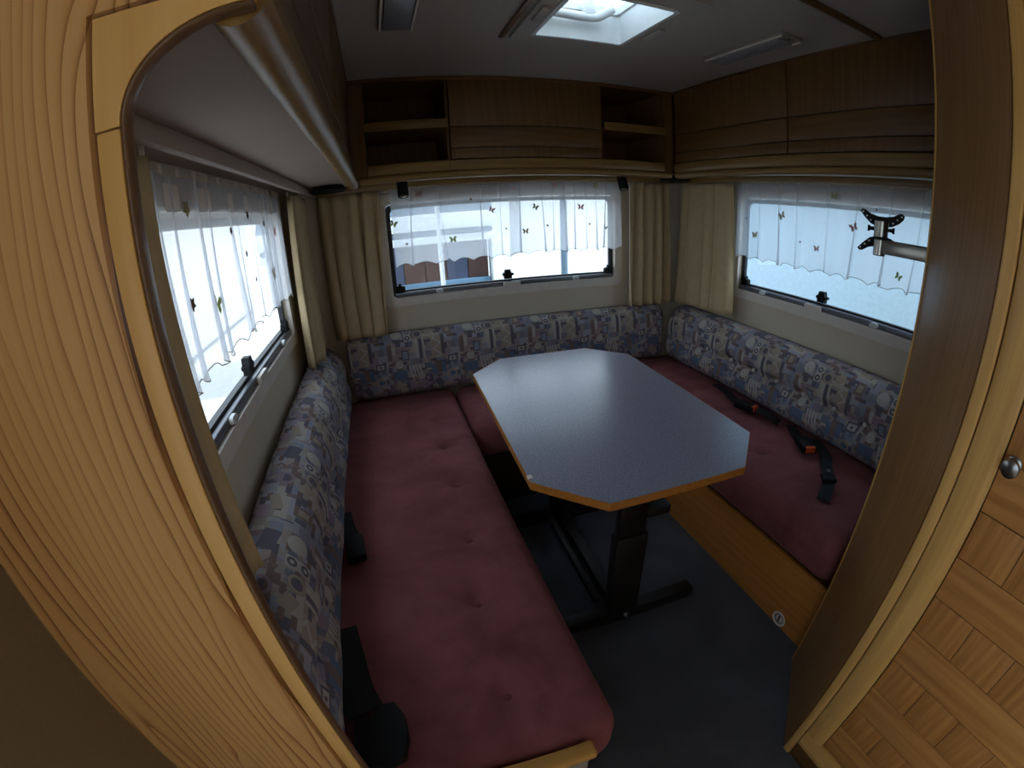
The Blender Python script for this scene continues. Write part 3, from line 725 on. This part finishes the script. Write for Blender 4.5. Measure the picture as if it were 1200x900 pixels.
# ------------------------------------------------------------------ curtains
def curtain(root, mp, s0, s1, z0, z1, d, amp, lam, mat, name, scallop=None, seed=1, spread=0., skew=0., slant=0., flare=None, pleats=None):
    rnd = random.Random(seed); nf = max(2, round((s1-s0)/lam)); ph = [rnd.uniform(-1.3, 1.3) for _ in range(nf+3)]; am = [rnd.uniform(.35, 1.25) for _ in range(nf+3)]
    rows = 22
    us = [i/(nf*14) for i in range(nf*14+1)]
    PL = []                                        # narrow folds where the cloth doubles back on itself
    if pleats:
        k = 0; x = s0+pleats*.6
        while x < s1-.03:
            PL.append((x, rnd.uniform(.6, 1.15), rnd.uniform(-.03, .03))); x += pleats*rnd.uniform(.6, 1.5)
        us = sorted(set([i/160 for i in range(161)]+[min(1, max(0, ((x+.016*(q/8))-s0)/(s1-s0))) for x, _, _ in PL for q in range(-8, 9)]))
    def off(u, v):
        q = min(u, .9999)*nf; i = int(q); f = q-i; f = f*f*(3-2*f)
        p = ph[i]*(1-f)+ph[i+1]*f; a = am[i]*(1-f)+am[i+1]*f
        return amp*a*(math.sin(2*PI*q+p*(1+.6*v))+.3*math.sin(4*PI*q+1+p*2))*(.6+.4*v)
    def pos(u, v):
        s = s0+(s1-s0)*u; mid = (s0+s1)/2; dd = off(u, v); ds = 0
        for x, a, sl in PL:
            t = (s-x)/.016
            if -1 < t < 1:
                g = a*(.45+.55*v); ds += -.0125*g*math.sin(PI*t); dd += .016*g*(1+math.cos(PI*t))/2
            w_ = math.exp(-((s-x)/.03)**2); ds += sl*w_*v
        zb = z0+slant*u+(0 if not scallop else scallop[1]*abs(math.sin(PI*(u*(s1-s0)/scallop[0]))))
        z = z1+(zb-z1)*v
        s = mid+(s-mid)*(1+spread*v*v)+skew*v*(u-.5)+ds+(0 if pleats else amp*.5*math.sin(2*PI*u*nf+2+seed)*v)
        if flare:
            k = min(1, max(0, (flare[0]-z)/(flare[0]-flare[1]))); dd += flare[2]*k*k*(3-2*k)
        return mp(s, z, d+dd)
    c = len(us)
    V = [pos(u, j/rows) for j in range(rows+1) for u in us]
    F = [[j*c+i, j*c+i+1, (j+1)*c+i+1, (j+1)*c+i] for j in range(rows) for i in range(c-1)]
    me = bpy.data.meshes.new(name); me.from_pydata(V, [], F); o = link(name, me, mat, root, 180)
    return o, pos, us
def drape(label, mp, s0, s1, z0, d, seed, lam=.06, amp=.020, spread=0, skew=0., slant=0., flare=None):
    root = thing('drape', label, 'curtain', mp((s0+s1)/2, z0, d), 'beige drapes in the window corners')
    o, pos, us = curtain(root, mp, s0, s1, z0, 1.4725, d, amp, lam, M['drape'], 'cloth', None, seed, spread, skew, slant, flare)
    md = o.modifiers.new('thickness', 'SOLIDIFY'); md.thickness = .003
    n = int((s1-s0)/lam)
    for i in range(n+1):
        p = pos(min(.98, max(.02, (i+.25)/(n+.5))), 0.0); box('hook', (p[0]-.003, p[0]+.003, p[1]-.003, p[1]+.003, 1.4725, 1.489), M['cream'], root)
    return root, pos
drape('beige drape at the end wall beside the spotlight near the slanted pole', back, .13, .415, .792, .078, 3, .075, .025, 0, -.03)
drape('beige drape with a hanging pull cord by the end wall spotlight', back, 1.70, 1.965, .792, .078, 5, .07, .025, 0, .03)
drape('wide beige drape hanging over the buttoned back cushion corner', right, .135, .53, .797, .086, 8, .10, .032, .06, .05, .02)
drape('beige drape hanging in the corner onto the back cushion under the long window', left, .17, .46, .797, .082, 11, .09, .026, .02, .06, .0)
drape('dark beige drape tucked behind the arch', left, 1.615, 1.87, .792, .078, 15, .05, .018, 0, 0, .0)
cord = tube('pull_cord', [(1.688, -.108, 1.47), (1.686, -.107, 1.25), (1.690, -.106, .98), (1.700, -.108, .83), (1.706, -.112, .795)], .0022, M['cream'])
tag(cord, 'thin pale pull cord hanging beside the middle window drape', 'cord')

wing = [(0, 0), (.35, .75), (.9, .95), (1.0, .45), (.6, .05), (.85, -.35), (.6, -.8), (.25, -.55)]
def motif(root, mp, pos, s, z, kind, colour, size, s0, s1, z0, z1, nfront=.0035):
    u = (s-s0)/(s1-s0); v = (z1-z)/(z1-z0); p = Vector(pos(min(.99, max(.01, u)), min(.97, max(0, v))))
    e1 = (Vector(mp(s+.1, z, 0))-Vector(mp(s, z, 0))).normalized(); n = (Vector(mp(s, z, .1))-Vector(mp(s, z, 0))).normalized(); e3 = Vector((0, 0, 1)); p = p+n*nfront
    rot = random.uniform(-.5, .5); V = []; F = []
    def pt(a, b, h): x, y = a*math.cos(rot)-b*math.sin(rot), a*math.sin(rot)+b*math.cos(rot); return p+(e1*x+e3*y)*size+n*h
    if kind == 'butterfly':
        for sg in (-1, 1):
            k = len(V); m_ = len(wing)
            V += [pt(sg*a, b, .0006+.002*abs(a)) for a, b in wing]+[pt(sg*a, b, .002*abs(a)) for a, b in wing]
            F += [[k+i for i in range(m_)], [k+m_+i for i in range(m_)][::-1]]+[[k+i, k+(i+1) % m_, k+m_+(i+1) % m_, k+m_+i] for i in range(m_)]
    else:
        m_ = 20; k = 0
        rr = [(.75+.25*math.cos(5*2*PI*i/m_)) for i in range(m_)]
        V += [pt(rr[i]*math.cos(2*PI*i/m_), rr[i]*math.sin(2*PI*i/m_), .0012) for i in range(m_)]+[pt(rr[i]*math.cos(2*PI*i/m_), rr[i]*math.sin(2*PI*i/m_), 0) for i in range(m_)]
        F += [list(range(m_)), [m_+i for i in range(m_)][::-1]]+[[i, (i+1) % m_, m_+(i+1) % m_, m_+i] for i in range(m_)]
    me = bpy.data.meshes.new(kind); me.from_pydata([tuple(q) for q in V], [], F); link(kind, me, colour, root)
def applique(name, h):
    s = NT(name); s.n.remove(s.b); tl = s.new('ShaderNodeBsdfTranslucent'); df = s.new('ShaderNodeBsdfDiffuse'); m1 = s.new('ShaderNodeMixShader'); m1.inputs[0].default_value = .4
    f = s.noise(s.coord(), 200, 2); c = s.mix(f, lin(h), tuple(x*.7 for x in lin(h)[:3])+(1,)); s.put(tl.inputs[0], c); s.put(df.inputs[0], c)
    s.t.links.new(tl.outputs[0], m1.inputs[1]); s.t.links.new(df.outputs[0], m1.inputs[2]); s.t.links.new(m1.outputs[0], s.out.inputs[0]); return s.mat
for nm, hx in (('tan', 'c9ba9a'), ('green', 'bcc48c'), ('rose', 'e0bcb8'), ('dark', '85735a')): M['m_'+nm] = applique('embroidery_'+nm, hx)
def voile(label, mp, s0, s1, z0, d, seed, lam, amp, motifs, spread=0., skew=0., slant=0.):
    z1 = 1.4725; root = thing('voile_curtain', label, 'curtain', mp((s0+s1)/2, z0, d), 'white voile half curtains')
    o, pos, us = curtain(root, mp, s0, s1, z0, z1, d, amp, .16, M['sheer'], 'cloth', (.095, .017), seed, spread, skew, slant, None, lam)
    tube('hem_thread', [pos(u, 1.0) for u in us], .0012, M['hem'], root, 5, 0)
    for i in range(int((s1-s0)/.075)+1):
        p = pos(min(.99, .01+i*.075/(s1-s0)), 0.0); box('hook', (p[0]-.003, p[0]+.003, p[1]-.003, p[1]+.003, 1.4725, 1.489), M['cream'], root)
    for s, z, kind, cl, sz in motifs: motif(root, mp, pos, s, z, kind, M['m_'+cl], sz*1.25, s0, s1, z0, z1)
BF, FL = 'butterfly', 'flower'
voile('white voile half curtain with butterflies before the slanted white pole', back, .465, 1.10, 1.10, .040, 21, .16, .005,
      [(.60, 1.44, BF, 'rose', .016), (.47, 1.31, BF, 'green', .014), (.85, 1.40, FL, 'dark', .006), (.95, 1.34, BF, 'rose', .012), (.75, 1.21, BF, 'green', .014), (.53, 1.20, FL, 'dark', .006), (1.02, 1.24, FL, 'dark', .005)])
voile('white voile half curtain with butterflies hanging by the pull cord drape', back, 1.04, 1.655, 1.108, .058, 25, .085, .005,
      [(1.12, 1.22, BF, 'tan', .013), (1.17, 1.34, BF, 'green', .013), (1.06, 1.44, FL, 'rose', .008), (1.28, 1.455, BF, 'rose', .014), (1.50, 1.45, BF, 'green', .013), (1.42, 1.34, BF, 'rose', .014), (1.23, 1.25, FL, 'dark', .006), (1.58, 1.22, BF, 'tan', .010), (1.47, 1.24, FL, 'tan', .006)], 0, .02)
voile('white voile half curtain with butterflies behind the metal bracket arm', right, .530, 1.735, 1.108, .042, 31, .11, .005,
      [(.66, 1.22, BF, 'tan', .014), (.82, 1.33, BF, 'tan', .015), (1.03, 1.20, BF, 'rose', .012), (1.10, 1.43, BF, 'green', .014), (1.22, 1.31, BF, 'rose', .015), (1.42, 1.15, BF, 'green', .012), (.93, 1.22, FL, 'dark', .005), (.59, 1.30, FL, 'dark', .004), (1.30, 1.39, FL, 'dark', .004)])
voile('white voile half curtain with flowers over the long window by the arch', left, .47, 1.63, 1.092, .030, 37, .10, .007,
      [(1.37, 1.41, FL, 'tan', .014), (1.40, 1.23, FL, 'dark', .012), (1.26, 1.20, BF, 'green', .018), (.92, 1.40, FL, 'dark', .010), (1.0, 1.29, FL, 'dark', .007), (.95, 1.22, FL, 'dark', .006), (.72, 1.20, BF, 'tan', .018), (.62, 1.34, BF, 'rose', .016), (1.12, 1.36, FL, 'dark', .008), (.80, 1.37, FL, 'dark', .008)])

# ------------------------------------------------------------------ screen bracket on the wardrobe's rear face
bk = thing('screen_bracket', 'silver swing arm with black perforated mounting plates before the window', 'bracket', (1.56, -1.785, 1.285))
bx_, by_ = 1.55, -1.605
box('wall_plate', (1.535, 1.565, -1.7865, -1.776, 1.24, 1.33), M['black'], bk, .002)
box('arm', (bx_-.008, bx_+.008, -1.775, by_-.014, 1.264, 1.300), M['chrome'], bk, .003)
lathe('lower_knuckle', [(.014, 0), (.016, .002), (.016, .040), (.014, .042)], (bx_, by_, 1.258), (0, 0, 1), M['chrome'], bk, 24)
lathe('washer', [(.0165, 0), (.0165, .004)], (bx_, by_, 1.3005), (0, 0, 1), M['black'], bk, 24)
lathe('upper_knuckle', [(.017, 0), (.019, .002), (.019, .040), (.017, .042)], (bx_, by_, 1.305), (0, 0, 1), M['chrome'], bk, 24)
vd = Vector((bx_-CX, by_-CY, 0)).normalized(); sd = Vector((vd.y, -vd.x, 0))
lathe('tilt_bolt', [(.006, -.036), (.008, -.036), (.008, -.030), (.005, -.029), (.005, .029), (.008, .030), (.008, .036), (.006, .036)], Vector((bx_, by_, 1.325))+vd*.024, sd, M['black'], bk, 12)
# cross-shaped plate: faces back along the arm's pointing direction
pc = Vector((bx_, by_, 1.322))+vd*.036
pm = lambda a, b, d: tuple(pc+sd*a+Vector((0, 0, 1))*b+vd*d)
up_ = [(-.060, .046), (-.054, .052), (-.046, .051), (-.030, .041), (-.010, .036), (.010, .036), (.030, .040), (.046, .049), (.054, .049), (.060, .043), (.058, .034), (.046, .022), (.030, .013), (.010, .008), (-.010, .008), (-.030, .016), (-.046, .030)]
dn_ = [(a, -b-.006) for a, b in up_][::-1]
prism('plate', up_, pm, 0, .004, M['black'], bk); prism('plate', dn_, pm, 0, .004, M['black'], bk)
prism('plate_web', [(-.016, -.016), (.016, -.016), (.016, .0085), (-.016, .0085)], pm, 0, .004, M['black'], bk)
for a, b in ((-.052, .044), (-.041, .034), (-.030, .024), (.052, .041), (.041, .032), (.030, .022)):
    for q in (b, -b-.006): lathe('rivet', [(.0026, 0), (.0022, .001)], pm(a, q, -.0002), -vd, M['whiteplastic'], bk, 8)

# ------------------------------------------------------------------ seat belts
ZS = .4625
def buckle(root, c, ang, tilt=0, button=True, sz=1.0):
    R_ = Matrix.Rotation(ang, 3, 'Z') @ Matrix.Rotation(tilt, 3, 'X')
    b = obox('buckle', c, (.024*sz, .042*sz, .012*sz), R_, M['black'], root, .006)
    if button:
        cc = Vector(c)+R_ @ Vector((0, -.0385*sz, .004*sz)); obox('release_button', cc, (.017*sz, .0065*sz, .0095*sz), R_, M['orange'], b, .002)
    return b
s1_ = thing('seat_belt', 'black lap belt with orange button buckle on the red seat, close to the table', 'seat belt', (1.9, -.8, ZS))
ribbon('webbing', [(1.94, -.60, .4695), (1.925, -.70, .470), (1.89, -.80, .472), (1.872, -.86, .478)], lambda t: (1, .25, 0), .045, .003, M['blackmatte'], s1_)
ribbon('webbing_loop', [(1.905, -.92, .474), (1.89, -.955, .492), (1.88, -1.0, .498), (1.89, -1.05, .490), (1.905, -1.08, .476)], lambda t: (1, .1, .3), .04, .003, M['blackmatte'], s1_)
buckle(s1_, (1.862, -.905, .490), .25, 0, True, 1.2)
s2_ = thing('seat_belt', 'black lap belt with orange button buckle and loose tongue beside the wardrobe', 'seat belt', (1.9, -1.25, ZS))
ribbon('webbing', [(1.955, -1.11, .4655), (1.91, -1.17, .467), (1.868, -1.235, .474)], lambda t: (.8, .5, 0), .045, .003, M['blackmatte'], s2_)
buckle(s2_, (1.836, -1.288, .488), -.45, 0, True, 1.2)
ribbon('tongue_webbing', [(1.95, -1.25, .4655), (1.895, -1.335, .474), (1.845, -1.395, .480), (1.80, -1.43, .474)], lambda t: (.8, -.6, 0), .046, .003, M['blackmatte'], s2_)
ribbon('loose_end', [(1.80, -1.43, .479), (1.755, -1.475, .474), (1.69, -1.525, .470), (1.62, -1.562, .471)], lambda t: (.6, -.9, 0), .046, .003, M['blackmatte'], s2_)
ad = obox('adjuster', (1.735, -1.492, .481), (.028, .020, .006), Matrix.Rotation(-.65, 3, 'Z'), M['black'], s2_, .003)
adm = lambda a, b, d: (1.770+a*math.cos(-.65)-b*math.sin(-.65), -1.462+a*math.sin(-.65)+b*math.cos(-.65), .4845+d)
ringprism('adjuster_mark', rrect(-.007, .007, -.007, .007, .002, 2), rrect(-.005, .005, -.005, .005, .001, 2), adm, 0, .001, M['whiteplastic'], s2_)
s3_ = thing('seat_belt', 'black belt buckle poking out midway along the long red seat', 'seat belt', (.2, -1.15, ZS))
ribbon('webbing', [(.15, -1.02, .465), (.165, -1.10, .466), (.185, -1.17, .470)], lambda t: (1, .1, 0), .05, .004, M['blackmatte'], s3_)
b3 = buckle(s3_, (.194, -1.222, .480), .12, 0, False, 1.15)
s4_ = thing('seat_belt', 'black wide belt with big rounded buckle at the arch end of the long seat', 'seat belt', (.2, -1.65, ZS))
ribbon('webbing', [(.15, -1.50, .466), (.165, -1.59, .467), (.180, -1.68, .468), (.20, -1.74, .474)], lambda t: (1, .1, 0), .08, .004, M['blackmatte'], s4_)
bmx = [(-.055, -.06), (.0, -.075), (.045, -.06), (.058, -.02), (.058, .03), (.04, .062), (.01, .06), (-.01, .035), (-.055, .03)]
prism('buckle_cover', bmx, lambda a, b, d: (.226+a*.9, -1.795+b, .462+d), 0, .028, M['black'], s4_, 40)

# ------------------------------------------------------------------ outdoors
g_ = box('ground', (-14, 16, -16, 16, -.65, -.6), M['paving']); struct(g_)
pole = tube('awning_pole', [(.90, 1.5, -.6), (.893, 1.5, .5), (.884, 1.5, 1.4), (.878, 1.5, 2.1)], .020, M['outwhite'], None, 14, 3); tag(pole, 'slim white pole standing outside the middle window', 'pole')
ob = thing('outbuilding', 'low outbuilding with red brown boards and white fascia outside the middle window', 'building', (.3, 3.6, -.6))
for i in range(10): box('board', (-.88+.255*i+.004, -.88+.255*(i+1)-.004, 3.1, 3.14, -.3, 1.01), M['outslate' if i in (1, 2, 5, 8) else 'outbrown'], ob, .004)
box('wall', (-.88, 1.67, 3.141, 4.6, -.6, 1.6), M['outgrey'], ob)
box('sill_board', (-.88, 1.67, 3.04, 3.099, .48, .56), M['outbluetrim'], ob, .004)
box('fascia', (-.98, 1.72, 2.99, 3.14, 1.011, 1.10), M['outwhite'], ob, .006); box('gutter', (-.98, 1.72, 3.0, 3.14, 1.105, 1.165), M['outgrey'], ob, .02); box('roof_edge', (-.98, 1.72, 2.95, 3.14, 1.17, 1.36), M['outwhite'], ob, .006)
box('corner_post', (1.70, 1.93, 3.0, 3.2, -.6, 1.005), M['outwhite'], ob, .005)
prism('roof', [(2.95, 1.361), (3.141, 1.601), (4.6, 1.75), (4.6, 1.70), (3.2, 1.5)], lambda a, b, d: (d, a, b), -.98, 1.72, M['outgrey'], ob)
hw = box('house_wall', (1.2, 9, 5.2, 5.4, -.6, 3.2), M['outwhite']); tag(hw, 'bright white house wall seen beyond the grey downpipe', 'wall')
dp = tube('downpipe', [(2.62, 3.0, -.6), (2.62, 3.0, 1.0), (2.64, 3.0, 2.4)], .045, M['outgrey'], None, 14, 3); tag(dp, 'grey downpipe outside the middle window near the pull cord', 'pipe')
nw = box('garden_wall', (3.5, 3.7, -2.62, 2.0, -.6, 5.2), M['outblue']); tag(nw, 'pale blue grey wall filling the window behind the bracket', 'wall')
vn = thing('parked_van', 'white slab sided van parked outside the long window', 'van', (-4.2, 0, -.6))
box('body', (-5.2, -3.2, -3.2, 10.5, -.5, 1.75), M['vanwhite'], vn, .06, 3)
box('roof_rim', (-5.15, -3.22, -3.1, 10.4, 1.755, 1.85), M['outgrey'], vn, .02)
for y in (-2.0, 5.6): lathe('wheel', [(.12, 0), (.30, 0), (.33, .03), (.33, .18), (.30, .21), (.12, .21)], (-3.22, y, -.27), (-1, 0, 0), M['black'], vn, 28)
